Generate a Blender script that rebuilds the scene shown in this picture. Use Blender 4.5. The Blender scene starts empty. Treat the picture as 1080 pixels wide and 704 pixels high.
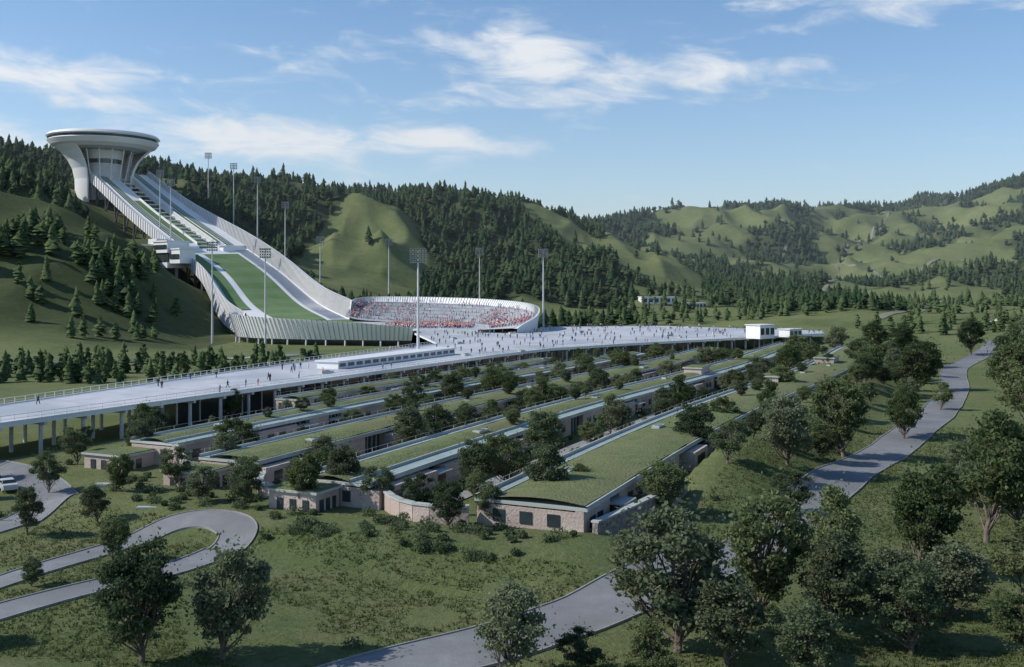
import bpy, math, random
import numpy as np
from mathutils import Vector
random.seed(7); rng=np.random.default_rng(7)
scene=bpy.context.scene
COL=scene.collection

# ------------------------------------------------------------------ materials
def nt(m):
    m.use_nodes=True; return m.node_tree.nodes,m.node_tree.links
def mat(name,c1,c2=None,scale=1.0,rough=0.8,bump=0.0,bscale=None,metal=0.0,c3=None,scale2=None,spec=0.3,stretch=None):
    m=bpy.data.materials.new(name); N,L=nt(m); b=N['Principled BSDF']
    b.inputs['Roughness'].default_value=rough; b.inputs['Metallic'].default_value=metal
    b.inputs['Specular IOR Level'].default_value=spec
    c2=c2 or tuple(x*0.8 for x in c1)
    tc=N.new('ShaderNodeTexCoord'); src=tc.outputs['Object']
    if stretch:
        mp=N.new('ShaderNodeMapping'); mp.inputs['Scale'].default_value=stretch; L.new(src,mp.inputs['Vector']); src=mp.outputs[0]
    n=N.new('ShaderNodeTexNoise'); n.inputs['Scale'].default_value=scale; n.inputs['Detail'].default_value=6; n.inputs['Roughness'].default_value=.65
    L.new(src,n.inputs['Vector'])
    r=N.new('ShaderNodeValToRGB'); r.color_ramp.elements[0].position=.35; r.color_ramp.elements[1].position=.65
    r.color_ramp.elements[0].color=(*c1,1); r.color_ramp.elements[1].color=(*c2,1)
    L.new(n.outputs['Fac'],r.inputs[0]); out=r.outputs[0]
    if c3:
        n2=N.new('ShaderNodeTexNoise'); n2.inputs['Scale'].default_value=scale2 or scale*.1; n2.inputs['Detail'].default_value=4
        L.new(tc.outputs['Object'],n2.inputs['Vector'])
        r2=N.new('ShaderNodeValToRGB'); r2.color_ramp.elements[0].position=.42; r2.color_ramp.elements[1].position=.62
        L.new(n2.outputs['Fac'],r2.inputs[0])
        mx=N.new('ShaderNodeMix'); mx.data_type='RGBA'; L.new(r2.outputs[0],mx.inputs[0]); L.new(out,mx.inputs[6]); mx.inputs[7].default_value=(*c3,1)
        out=mx.outputs[2]
    L.new(out,b.inputs['Base Color'])
    if bump>0:
        nb=N.new('ShaderNodeTexNoise'); nb.inputs['Scale'].default_value=bscale or scale*3; nb.inputs['Detail'].default_value=5
        L.new(tc.outputs['Object'],nb.inputs['Vector'])
        bp=N.new('ShaderNodeBump'); bp.inputs['Strength'].default_value=bump; bp.inputs['Distance'].default_value=.3
        L.new(nb.outputs['Fac'],bp.inputs['Height']); L.new(bp.outputs[0],b.inputs['Normal'])
    return m
def leafmat(name,c1,c2,trans=.3,sc=.9):
    m=bpy.data.materials.new(name); N,L=nt(m); N.remove(N['Principled BSDF']); o=N['Material Output']
    oi=N.new('ShaderNodeObjectInfo'); tc=N.new('ShaderNodeTexCoord')
    n=N.new('ShaderNodeTexNoise'); n.inputs['Scale'].default_value=sc; n.inputs['Detail'].default_value=5; L.new(tc.outputs['Object'],n.inputs['Vector'])
    ad=N.new('ShaderNodeMath'); ad.operation='MULTIPLY_ADD'; ad.inputs[1].default_value=.45; L.new(oi.outputs['Random'],ad.inputs[0]); 
    sb=N.new('ShaderNodeMath'); sb.operation='SUBTRACT'; sb.inputs[1].default_value=.22; L.new(n.outputs['Fac'],sb.inputs[0]); L.new(sb.outputs[0],ad.inputs[2])
    r=N.new('ShaderNodeValToRGB'); r.color_ramp.elements[0].position=.3; r.color_ramp.elements[1].position=.7
    r.color_ramp.elements[0].color=(*c1,1); r.color_ramp.elements[1].color=(*c2,1); L.new(ad.outputs[0],r.inputs[0])
    d=N.new('ShaderNodeBsdfDiffuse'); t=N.new('ShaderNodeBsdfTranslucent'); L.new(r.outputs[0],d.inputs[0]); L.new(r.outputs[0],t.inputs[0])
    mx=N.new('ShaderNodeMixShader'); mx.inputs[0].default_value=trans; L.new(d.outputs[0],mx.inputs[1]); L.new(t.outputs[0],mx.inputs[2]); L.new(mx.outputs[0],o.inputs[0])
    return m
M={}
M['roofgrass']=mat('roof_grass',(.090,.122,.044),(.155,.180,.075),.5,.95,.7,3,c3=(.14,.150,.068),scale2=.06)
M['asphalt']=mat('asphalt',(.17,.175,.185),(.22,.225,.235),.6,.85,.15,6,c3=(.15,.155,.16),scale2=.08)
M['dirt']=mat('dirt_track',(.16,.17,.12),(.21,.21,.16),.3,.9)
M['paving']=mat('paving',(.42,.44,.47),(.52,.53,.55),.3,.7,0,c3=(.34,.37,.41),scale2=.05)
M['kerb']=mat('kerb_concrete',(.22,.22,.21),(.30,.30,.29),1.2,.8)
M['walk']=mat('walkway_concrete',(.22,.30,.28),(.30,.37,.35),.6,.75)
M['parapet']=mat('parapet_concrete',(.38,.41,.39),(.52,.54,.52),.8,.7,c3=(.33,.36,.34),scale2=.1)
M['wall']=mat('pink_render_wall',(.46,.375,.33),(.54,.45,.40),.4,.85,.3,4,c3=(.40,.32,.285),scale2=.12)
M['stone']=mat('gabion_stone',(.13,.11,.095),(.40,.35,.31),2.5,.9,1.0,3)
M['glass']=mat('dark_glass',(.02,.03,.035),(.05,.065,.07),.3,.15,spec=.6)
M['white']=mat('white_cladding',(.72,.73,.73),(.81,.81,.81),.08,.5,c3=(.65,.67,.68),scale2=.02)
M['white2']=mat('white_steel',(.64,.65,.66),(.74,.74,.75),.3,.45)
M['grey']=mat('grey_concrete',(.26,.27,.28),(.36,.37,.38),.3,.8)
M['ltgrey']=mat('light_grey_steel',(.46,.47,.48),(.56,.57,.58),.3,.6)
M['dark']=mat('dark_steel',(.06,.065,.07),(.10,.105,.11),.5,.6)
M['track']=mat('inrun_track',(.09,.15,.10),(.15,.21,.15),.4,.6)
M['turf']=mat('landing_turf',(.085,.165,.06),(.14,.22,.09),.06,.9,c3=(.12,.20,.08),scale2=.03)
M['turf2']=mat('landing_turf_mown',(.11,.185,.08),(.16,.235,.11),.06,.9)
M['blue']=mat('blue_seats',(.16,.20,.26),(.26,.30,.36),.5,.6)
M['red']=mat('red_cloth',(.36,.04,.05),(.50,.10,.11),.5,.8)
M['pink']=mat('pink_cloth',(.55,.28,.30),(.6,.35,.36),.5,.8)
M['cwhite']=mat('white_cloth',(.7,.7,.7),(.6,.6,.62),.5,.8)
M['cdark']=mat('dark_cloth',(.03,.035,.05),(.06,.06,.08),.5,.8)
M['cblue']=mat('blue_cloth',(.06,.12,.3),(.1,.18,.38),.5,.8)
M['skin']=mat('skin',(.45,.28,.2),(.5,.32,.24),.5,.6)
M['water']=mat('river_water',(.12,.17,.2),(.16,.22,.25),.1,.12,spec=.6)
M['bark']=mat('bark',(.09,.07,.055),(.18,.145,.12),3,.9,.6,8,stretch=(1,1,.25))
M['leafA']=leafmat('foliage_a',(.070,.100,.044),(.175,.210,.100),.38)
M['leafB']=leafmat('foliage_b',(.058,.086,.046),(.140,.175,.094),.38)
M['leafC']=leafmat('foliage_c',(.088,.112,.062),(.200,.230,.140),.38)
M['conifer']=leafmat('conifer_near',(.036,.064,.032),(.095,.132,.060),.18,.06)
M['conifer2']=leafmat('conifer_far_hazed',(.040,.070,.038),(.090,.128,.064),.18,.04)  # slightly bluer than the near conifers: distance haze put into the colour
M['tuft']=leafmat('grass_tuft_mat',(.080,.105,.040),(.17,.19,.09),.35)

# ------------------------------------------------------------------ mesh helpers
def setmesh(name,V,F,mats,fm=None,parent=None,smooth=False):
    me=bpy.data.meshes.new(name); me.from_pydata([tuple(v) for v in V],[],F)
    for m in mats: me.materials.append(M[m] if isinstance(m,str) else m)
    if fm is not None and len(me.polygons)==len(fm): me.polygons.foreach_set('material_index',fm)
    if smooth: me.polygons.foreach_set('use_smooth',[True]*len(me.polygons))
    me.update(); o=bpy.data.objects.new(name,me); COL.objects.link(o)
    if parent: o.parent=parent
    return o
def empty(name,loc=(0,0,0)):
    e=bpy.data.objects.new(name,None); e.location=loc; COL.objects.link(e); return e
class MB:
    def __init__(s): s.V=[];s.F=[];s.M=[];s.mats=[]
    def mi(s,m):
        if m not in s.mats: s.mats.append(m)
        return s.mats.index(m)
    def quad(s,a,b,c,d,m):
        i=len(s.V); s.V+=[a,b,c,d]; s.F.append((i,i+1,i+2,i+3)); s.M.append(s.mi(m))
    def box(s,c,d,ux,m,sz=None):
        ux=Vector(ux).normalized(); uz=Vector((0,0,1)) if sz is None else Vector(sz).normalized()
        uy=uz.cross(ux).normalized(); c=Vector(c); i=len(s.V)
        for k in (-1,1):
            for (p,q) in ((-1,-1),(1,-1),(1,1),(-1,1)):
                s.V.append(tuple(c+ux*d[0]*p+uy*d[1]*q+uz*d[2]*k))
        for f in ((0,3,2,1),(4,5,6,7),(0,1,5,4),(1,2,6,5),(2,3,7,6),(3,0,4,7)):
            s.F.append(tuple(i+a for a in f)); s.M.append(s.mi(m))
    def tube(s,a,b,r0,r1,m,n=6):
        a=Vector(a);b=Vector(b);d=(b-a)
        if d.length<1e-6:return
        d.normalize(); u=d.orthogonal().normalized(); v=d.cross(u); i=len(s.V)
        for p,r in((a,r0),(b,r1)):
            for k in range(n):
                t=2*math.pi*k/n; s.V.append(tuple(p+u*r*math.cos(t)+v*r*math.sin(t)))
        for k in range(n):
            s.F.append((i+k,i+(k+1)%n,i+n+(k+1)%n,i+n+k)); s.M.append(s.mi(m))
        s.F.append(tuple(i+n+k for k in range(n))); s.M.append(s.mi(m))
    def strip(s,A,B,m):
        for k in range(len(A)-1): s.quad(tuple(A[k]),tuple(B[k]),tuple(B[k+1]),tuple(A[k+1]),m if isinstance(m,str) else m[k%len(m)])
    def make(s,name,parent=None,smooth=False): return setmesh(name,s.V,s.F,s.mats,s.M,parent,smooth)
def fastmesh(name,V,loops,starts,mats,fm,parent=None):
    me=bpy.data.meshes.new(name); me.vertices.add(len(V)); me.vertices.foreach_set('co',np.asarray(V,dtype=np.float32).ravel())
    me.loops.add(len(loops)); me.loops.foreach_set('vertex_index',np.asarray(loops,dtype=np.int32))
    me.polygons.add(len(starts)); me.polygons.foreach_set('loop_start',np.asarray(starts,dtype=np.int32))
    for m in mats: me.materials.append(M[m])
    me.polygons.foreach_set('material_index',np.asarray(fm,dtype=np.int32))
    me.update(calc_edges=True); me.validate()
    o=bpy.data.objects.new(name,me); COL.objects.link(o)
    if parent:o.parent=parent
    return o
def catmull(P,n):
    P=np.array(P,float); P=np.vstack([2*P[0]-P[1],P,2*P[-1]-P[-2]]); k=len(P)-3; out=[]
    for t in np.linspace(0,k,n):
        i=min(int(t),k-1); f=t-i; a,b,c,d=P[i],P[i+1],P[i+2],P[i+3]
        out.append(.5*((2*b)+(-a+c)*f+(2*a-5*b+4*c-d)*f*f+(-a+3*b-3*c+d)*f**3))
    return np.array(out)
TAB=rng.random((256,256))
def vnoise(x,y,sc,seed=0):
    x=np.asarray(x,float)/sc+seed*17.3; y=np.asarray(y,float)/sc+seed*9.7
    xi=np.floor(x).astype(int); yi=np.floor(y).astype(int); fx=x-xi; fy=y-yi
    fx=fx*fx*(3-2*fx); fy=fy*fy*(3-2*fy)
    g=lambda a,b:TAB[a&255,b&255]
    return (g(xi,yi)*(1-fx)+g(xi+1,yi)*fx)*(1-fy)+(g(xi,yi+1)*(1-fx)+g(xi+1,yi+1)*fx)*fy
def sst(a,b,x):
    t=np.clip((x-a)/(b-a),0,1); return t*t*(3-2*t)

# ------------------------------------------------------------------ ski jump plan (surface edges)
RL=[(-286,690,104),(-245,655,75),(-207,620,52),(-176,585,35),(-152,545,17),(-130,505,9.6)]
RR=[(-258,723,104),(-215,688,77),(-174,656,54),(-141,623,36),(-112,589,18),(-88,553,9.6)]
NS=91
CL=catmull(RL,NS); CR=catmull(RR,NS)
CC=(CL+CR)/2

# ------------------------------------------------------------------ terrain
CP=[(-187,374,0),(-140,382,0),(-110,405,0),(-300,350,0),(-420,330,2),(-195,480,26),(-260,520,54),(-228,560,52),(-180,520,20),(-165,470,6),(-245,430,14),
(-245,655,57),(-207,620,35),(-176,585,23),(-152,545,6),(-130,500,0),(-286,690,88),(-258,723,92),(-215,690,66),(-175,657,43),(-141,625,25),(-112,590,9),(-86,556,1),
(-320,640,100),(-290,600,78),(-285,735,97),(-300,860,116),(-308,900,119),(-200,900,106),(-140,905,98),(-75,900,98),(17,900,92),(58,905,76),(-200,780,80),(-155,740,46),
(-115,800,90),(-63,750,44),(-85,640,16),(-115,690,42),(-95,720,50),(-20,650,8),(30,640,4),(-40,800,62),(20,790,50),(79,850,57),(118,800,33),(132,750,22),(117,700,13),
(241,1300,117),(185,1250,96),(130,1100,60),(337,1400,122),(430,1500,132),(322,1200,88),(500,1500,128),(555,1500,121),(677,1700,150),(596,1400,122),(700,1400,152),(790,1400,178),
(204,1000,36),(150,950,34),(305,1100,42),(383,1150,54),(468,1100,58),(481,1000,41),(333,900,26),(205,850,18),(385,800,20),(200,600,10),(300,600,10),(66,650,8),
(-60,500,0),(0,500,0),(40,560,1),(100,450,1),(150,440,3),(200,450,5),(100,380,0),(0,380,0),(-60,400,0),(300,400,4),(200,360,1),
(0,3000,110),(2000,4000,170),(-2000,4000,150),(0,1500,92),(-300,1500,112),(-600,900,135),(-500,600,112),(-450,420,45),(-1200,1200,170),(700,500,24),(900,900,120),(1500,1500,210),(600,800,45),(520,1250,78),
(280,1350,108),(400,1300,92),(0,9000,0),(6000,9000,0),(-6000,9000,0)]
CP=np.array(CP,float); CC_=20.
def phi(r2): return np.sqrt(r2+CC_**2)
A=phi(((CP[:,None,:2]-CP[None,:,:2])**2).sum(-1)); mean=40.
Wt=np.linalg.solve(A,CP[:,2]-mean)
def S2(s,n):
    n=n+1.6*math.sin(s/36.)
    return (.43*s+.9*n,.9*s-.43*n)
def ns(x,y): return .9*x-.43*y, .43*x+.9*y
CY=1.3   # courtyard level
ROAD=catmull([(-34,52),(-18,65),(-9.4,72.9),(4.6,83.3),(22.7,102),(40.5,132),(60,165),(86,208),(113,262),(146,335),(200,420)],160)
LOOP=catmull([(-75,68),(-52,84),(-44.5,96),(-41,105),(-37.5,111),(-32.5,111.5),(-28.8,107.5),(-29.8,101),(-34,94),(-40,86),(-48,77),(-66,60)],110)
LANE=catmull([(-62,102),(-56,116),(-57,128),(-66,140),(-80,150)],40)
def H(x,y):
    x=np.asarray(x,float); y=np.asarray(y,float); sh=x.shape; x=x.ravel(); y=y.ravel()
    z=np.full(x.shape,mean)
    for i in range(len(CP)): z+=Wt[i]*phi((x-CP[i,0])**2+(y-CP[i,1])**2)
    z=np.clip(z,0,400)
    a=np.clip(z/35,0,1)
    wx=x+25*vnoise(x,y,90,5); wy=y+25*vnoise(x,y,90,6)
    rd=1-np.abs(2*vnoise(wx,wy,75,1)-1); rd2=1-np.abs(2*vnoise(wx,wy,34,2)-1)
    z=z+a*((rd-.55)*22+(rd2-.55)*8+(vnoise(x,y,11,3)-.5)*1.5)*np.clip(.55+y/2500,0,1.4)
    for (cx,cy,rr,nn_,am,ph) in ((-115,800,75,9,5.0,.4),(60,880,80,8,5,1.),(241,1310,120,8,6,.2),(400,1480,150,9,7,.7),(620,1480,160,9,7,.1),(330,1190,90,7,5,.5)):
        r=np.hypot(x-cx,y-cy); t=np.arctan2(y-cy,x-cx)
        z+=a*am*(1-np.abs(np.sin(nn_*t*.5+ph+vnoise(x,y,60,4)*3.0))*1.6)*np.exp(-((r-rr)/(rr*.55))**2)
    z*=sst(340,425,y)
    z=np.clip(z,0,None)
    n,s=ns(x,y)
    ng=(vnoise(x,y,26,8)-.5)*1.8+(vnoise(x,y,9,9)-.5)*.5
    ng*=sst(-36,-28,n)*(1-sst(300,380,y))+ (1-sst(82,92,s))
    ng=np.where((n<-34)&(s>80),0,ng)
    berm=4.4*sst(104,140,s)*(1-sst(-34.5,-20,n))*np.where(n>-35.8,1,0)*(1-sst(400,430,s))
    z=z+ng*.9*(1-sst(330,400,y))+berm
    bank=1.9*sst(80,89,s)*(1-sst(94,103,s))*sst(-108,-98,n)*(1-sst(-38,-26,n))
    z=z+bank+CY*sst(94,103,s)*(1-sst(-37.2,-36,n))*sst(-140,-130,n)*(1-sst(395,430,s))
    z+=1.6*np.exp(-(((x+14)/8)**2+((y-99)/4.5)**2))+1.3*np.exp(-(((x-16)/12)**2+((y-97)/6)**2))
    near=(x>-340)&(x<-40)&(y>460)&(y<770)
    if near.any():
        xi,yi=x[near],y[near]; best=np.full(xi.shape,1e9); zc=np.zeros(xi.shape)
        for k in range(0,NS,3):
            d=np.hypot(xi-CC[k,0],yi-CC[k,1]); u=d<best; best[u]=d[u]; zc[u]=CC[k,2]
        cap=zc-7+np.maximum(0,best-30)*.9
        z[near]=np.minimum(z[near],cap)
    e=np.hypot((x+62)/92,(y-498)/72); z=np.where(e<1.3,np.minimum(z,2+np.maximum(0,e-1)*60),z)
    z=np.maximum(z,-.8)
    return z.reshape(sh)
def h1(x,y): return float(H(np.array([x]),np.array([y]))[0])
def rampdist(x,y):
    b=np.full(np.shape(x),1e9)
    for k in range(0,NS,4): b=np.minimum(b,np.hypot(x-CC[k,0],y-CC[k,1]))
    return b
def segd(x,y,a,b):
    ax,ay=a;bx,by=b; t=np.clip(((x-ax)*(bx-ax)+(y-ay)*(by-ay))/((bx-ax)**2+(by-ay)**2),0,1)
    return np.hypot(x-ax-t*(bx-ax),y-ay-t*(by-ay))
def forest(x,y):
    n=vnoise(x,y,95,3)*.55+vnoise(x,y,33,4)*.3+vnoise(x,y,14,6)*.15
    nf=vnoise(x,y,120,13)*.40+vnoise(x,y,46,4)*.40+vnoise(x,y,18,6)*.20
    th=np.where(y>1000,np.where(x>480,.425,.505),np.where(x<75,.26,.60))
    f=sst(th-.02,th+.03,np.where(y>1000,nf,n))
    f=np.maximum(f,np.where((y>1420)&(y<1540)&(x>150)&(x<640),sst(.46,.56,vnoise(x,y,60,21)),0))
    f=np.where(np.hypot((x+102)/44,(y-725)/92)<1+.5*(n-.5),0,f)
    f=np.where(segd(x,y,(30,885),(128,755))<24+16*(n-.5),0,f)
    # open grazing slopes on the far hills
    for (cx,cy,rx,ry) in ((250,1270,62,75),(352,1290,55,70),(215,1130,45,55),(470,1380,60,90),(600,1330,45,60),(405,1210,40,45),(560,1180,50,40)):
        f=np.where(np.hypot((x-cx)/rx,(y-cy)/ry)<1+1.6*(nf-.5),f*.04,f)
    f=np.where((x<-160)&(y<640)&(x>-300),0,f)
    f=np.where(rampdist(x,y)<42,0,f)
    f=np.where((y<600)&(x>-160),0,f)
    f=np.where((x>75)&(y>690)&(y<1000),f*sst(.53,.62,n),f)
    f=np.where((np.hypot((x+62)/110,(y-498)/95)<1),0,f)
    f=np.where(y<560,0,f)
    return f
def axis(parts):
    out=[parts[0][0]]
    for a,b,st in parts:
        n=max(1,int(round((b-a)/st))); out+=list(np.linspace(a,b,n+1)[1:])
    return np.array(out)
xs=axis([(-9000,-2000,700),(-2000,-900,90),(-900,-420,14),(-420,-150,4.5),(-150,170,1.7),(170,420,5),(420,1000,9),(1000,2200,80),(2200,9000,700)])
ys=axis([(-400,30,25),(30,60,3),(60,300,1.6),(300,480,3),(480,1000,5),(1000,1800,8),(1800,4000,80),(4000,16000,800)])
X,Y=np.meshgrid(xs,ys); Z=H(X,Y); FO_shade=forest(X,Y)
FO_shade=np.maximum(FO_shade,.85*(X<-130)*sst(395,435,Y)*(1-sst(640,680,Y))*sst(.15,.55,vnoise(X,Y,40,12)+.3))  # left hill's shade painted into the ground colour, on top of tree cover
ny,nx=X.shape
idx=np.arange(ny*nx).reshape(ny,nx)
Q=np.stack([idx[:-1,:-1],idx[:-1,1:],idx[1:,1:],idx[1:,:-1]],-1).reshape(-1,4)
gm=bpy.data.materials.new('terrain_grass'); N,L=nt(gm); b=N['Principled BSDF']; b.inputs['Roughness'].default_value=.95; b.inputs['Specular IOR Level'].default_value=.1
tc=N.new('ShaderNodeTexCoord')
def noi(sc,det=5,ro=.6):
    n=N.new('ShaderNodeTexNoise'); n.inputs['Scale'].default_value=sc; n.inputs['Detail'].default_value=det; n.inputs['Roughness'].default_value=ro; L.new(tc.outputs['Object'],n.inputs['Vector']); return n.outputs['Fac']
def ramp(fac,p0,c0,p1,c1):
    r=N.new('ShaderNodeValToRGB'); r.color_ramp.elements[0].position=p0; r.color_ramp.elements[1].position=p1
    r.color_ramp.elements[0].color=(*c0,1); r.color_ramp.elements[1].color=(*c1,1); L.new(fac,r.inputs[0]); return r.outputs[0]
def mix(f,a,c):
    m=N.new('ShaderNodeMix'); m.data_type='RGBA'
    if isinstance(f,float): m.inputs[0].default_value=f
    else: L.new(f,m.inputs[0])
    L.new(a,m.inputs[6]); L.new(c,m.inputs[7]); return m.outputs[2]
fine=ramp(noi(1.6,8,.8),.36,(.062,.088,.030),.64,(.190,.215,.095))
big=ramp(noi(.022,5),.38,(.085,.118,.042),.62,(.175,.195,.088))
c=mix(.5,fine,big)
patch=ramp(noi(.12,6,.7),.50,(0,0,0),.68,(1,1,1))
dry=ramp(noi(3,6),.3,(.15,.158,.085),.7,(.25,.245,.145))
mm=N.new('ShaderNodeMath'); mm.operation='MULTIPLY'; mm.inputs[1].default_value=.5; L.new(patch,mm.inputs[0])
c=mix(mm.outputs[0],c,dry)
clov=ramp(noi(.35,6,.7),.54,(0,0,0),.66,(1,1,1)); dk_=ramp(noi(4,5),.3,(.050,.074,.028),.7,(.09,.12,.05))
m3=N.new('ShaderNodeMath'); m3.operation='MULTIPLY'; m3.inputs[1].default_value=.5; L.new(clov,m3.inputs[0]); c=mix(m3.outputs[0],c,dk_)
at=N.new('ShaderNodeAttribute'); at.attribute_name='forest'  # carries tree cover plus the painted shade of the left hill
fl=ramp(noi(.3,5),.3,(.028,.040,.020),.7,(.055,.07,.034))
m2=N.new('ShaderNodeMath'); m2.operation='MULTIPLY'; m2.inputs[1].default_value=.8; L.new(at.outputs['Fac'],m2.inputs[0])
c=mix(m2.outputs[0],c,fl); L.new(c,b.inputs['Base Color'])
bp=N.new('ShaderNodeBump'); bp.inputs['Strength'].default_value=1.0; bp.inputs['Distance'].default_value=.35; L.new(noi(2.2,8,.75),bp.inputs['Height']); L.new(bp.outputs[0],b.inputs['Normal'])
M['terrain']=gm
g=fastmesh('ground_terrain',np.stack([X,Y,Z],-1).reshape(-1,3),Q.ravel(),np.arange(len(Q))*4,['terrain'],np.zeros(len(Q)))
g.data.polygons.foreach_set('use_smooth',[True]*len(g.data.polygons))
a_=g.data.attributes.new('forest','FLOAT','POINT'); a_.data.foreach_set('value',FO_shade.ravel().astype(np.float32))

# ------------------------------------------------------------------ roads
def road(name,P,w,m='asphalt',kerb=True,off=.09):
    P=np.array(P)[:,:2]; T=np.gradient(P,axis=0); T/=np.linalg.norm(T,axis=1)[:,None]; Nn=np.stack([-T[:,1],T[:,0]],1)
    mb=MB(); K=5; rows=[]
    for j in range(K+1):
        p=P+Nn*(j/K-.5)*w; z=H(p[:,0],p[:,1])+off; rows.append(np.column_stack([p,z]))
    for j in range(K): mb.strip(rows[j+1],rows[j],m)
    if kerb:
        for sd in(-1,1):
            p=P+Nn*sd*w/2; q=P+Nn*sd*(w/2+.14); zi=H(p[:,0],p[:,1])
            a=np.column_stack([p,zi+off]);a2=np.column_stack([p,zi+off+.10]);q2=np.column_stack([q,zi+off+.10]);q0=np.column_stack([q,zi-.4])
            mb.strip(a,a2,'kerb');mb.strip(a2,q2,'kerb');mb.strip(q2,q0,'kerb')
    return mb.make(name)
road('park_road',ROAD,7.0); road('drop_off_loop_road',LOOP,3.8); road('service_road',LANE,5)
road('river',catmull([(-400,300),(-240,340),(-150,352),(-100,372),(-75,400)],80),9,'water',False,.25)
for k,(pts,w) in enumerate([([(150,620),(190,700),(240,820),(300,930),(380,1010),(470,1060)],3.5),([(180,900),(330,990),(350,1120),(420,1230),(560,1480)],3),
    ([(200,560),(260,640),(350,700),(480,760)],6),([(380,1010),(360,1080),(300,1130),(330,1200),(300,1260)],3)]):
    road('hill_path',catmull(pts,160),w,'dirt',False,.35)
for pts,w,m in [([(250,600),(330,640),(420,660)],34,'roofgrass'),([(300,700),(400,760)],50,'turf2'),([(180,720),(240,760),(300,800)],36,'roofgrass'),([(280,480),(360,520)],30,'turf2')]:
    road('valley_field',catmull(pts,40),w,m,False,.3)

# ------------------------------------------------------------------ terrace buildings
def P3(s,n,z): x,y=S2(s,n); return (x,y,z)
UX=(.43,.9,0)
def terrace(n0,n1,s0,s1,zr,front=False):
    par=empty('terrace_building'); ss=np.arange(s0,s1+.1,3.)
    body=MB()
    gl=n1-1.0
    line=lambda n,z:[P3(s,n,z) for s in ss]
    body.strip(line(gl,-.5),line(gl,zr-.45),'glass')
    body.strip(line(n0+.3,-.5),line(n0+.3,zr-.45),'wall')
    body.quad(P3(s0,n0+.3,-.5),P3(s0,gl,-.5),P3(s0,gl,zr-.45),P3(s0,n0+.3,zr-.45),'wall')
    body.quad(P3(s1,n0+.3,-.5),P3(s1,gl,-.5),P3(s1,gl,zr-.45),P3(s1,n0+.3,zr-.45),'wall')
    wn=(gl-n0)
    for k in range(3):
        x,y=S2(s0-.02,n0+wn*(.25+.27*k)); body.box((x,y,zr*.66),(.07,wn*.06,zr*.14),UX,'glass')
    body.make('core_walls',par)
    slab=MB()
    zt=zr; zb=zr-.32
    slab.strip(line(n0,zt),line(n1+.3,zt),'parapet'); slab.strip(line(n1+.3,zb),line(n0,zb),'parapet')
    slab.strip(line(n1+.3,zt),line(n1+.3,zb),'parapet'); slab.strip(line(n0,zb),line(n0,zt),'parapet')
    for s in(s0,s1): slab.quad(P3(s,n0,zb),P3(s,n1+.3,zb),P3(s,n1+.3,zt),P3(s,n0,zt),'parapet')
    slab.make('roof_slab',par)
    ge=n1 if not front else n1-2.6
    gr=MB(); K=5; prev=None
    for j in range(K+1):
        n=n0+2.2+(ge-n0-2.2)*j/K
        ln=[P3(s,n,zt+.14+.35*math.sin(math.pi*j/K)+.3*float(vnoise(s,n,5,2))) for s in ss]
        if prev: gr.strip(prev,ln,'roofgrass')
        prev=ln
    gr.make('green_roof',par)
    wk=MB()
    wk.strip(line(n0+.25,zt+.06),line(n0+1.9,zt+.06),'walk')
    lines=[(n0+.05,.42),(n0+1.9,.36),(n1+.08,.22)]
    if front: wk.strip(line(ge+.2,zt+.06),line(n1+.08,zt+.06),'walk'); lines.append((ge,.4))
    for na,hh in lines:
        a=line(na,zt);a2=line(na,zt+hh);c2=line(na+.2,zt+hh);c0=line(na+.2,zt)
        wk.strip(a,a2,'parapet');wk.strip(a2,c2,'parapet');wk.strip(c2,c0,'parapet')
    for s in np.arange(s0+1,s1,4.):
        x,y=S2(s,n0+.15); wk.box((x,y,zt+.7),(.025,.025,.3),UX,'grey')
    wk.strip(line(n0+.13,zt+.98),line(n0+.17,zt+.98),'grey'); wk.strip(line(n0+.17,zt+.95),line(n0+.17,zt+.98),'grey')
    wk.make('roof_walkway',par)
    fw=MB(); s=s0
    while s<s1-4:
        Ls=random.uniform(5,15); Ls=min(Ls,s1-s); p=random.choice([0,0,.0,.9,1.6]); t=0
        while t<Ls:
            l=min(2.8,Ls-t); cs=s+t+l/2; x,y=S2(cs,n1-1.0+(1.0+p)/2)
            top=zr-.34 if p==0 else zr-.6
            fw.box((x,y,top/2-.25),(l/2+.01,(.9+p)/2,top/2+.25),UX,'wall'); t+=l
        if Ls>7:
            for q in (.3,.6):
                x,y=S2(s+Ls*q,n1+p-.03); fw.box((x,y,2.7),(.8,.09,.6),UX,'glass'); fw.box((x,y,2.05),(.95,.14,.05),UX,'parapet')
        s+=Ls
        gp=random.uniform(2.5,6)
        for k in range(int(gp/1.3)):
            x,y=S2(s+k*1.3+.6,n1-.9); fw.box((x,y,zr/2-.5),(.06,.12,zr/2-.1),UX,'parapet')
        if random.random()<.4:
            x,y=S2(s+gp/2,n1+.6); fw.box((x,y,3.4),(gp/2,1.2,.10),UX,'parapet')
        s+=gp
    fw.make('front_wall_bays',par)
    rc=MB(); s=s0+16
    while s<s1-6:
        n=random.uniform(n0+4,ge-1.5); x,y=S2(s,n)
        k=random.random()
        if k<.45: rc.box((x,y,zt+.45),(random.uniform(.8,2),.6,.35),UX,'parapet'); rc.box((x,y,zt+.83),(.7,.4,.05),UX,'glass')
        elif k<.6: rc.box((x,y,zt+.6),(.5,.5,.5),UX,'ltgrey'); rc.box((x,y,zt+1.15),(.6,.6,.05),UX,'dark')
        s+=random.uniform(18,44)
    rc.make('roof_skylights',par)
    return par
ZR=4.5
terrace(-51,-38.5,96,392,ZR)
terrace(-75,-65,97,402,ZR,True)
terrace(-95,-85.5,103,352,ZR)
terrace(-114,-105,110,322,ZR,True)
terrace(-130,-124,165,290,4.2)
mb=MB()
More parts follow.
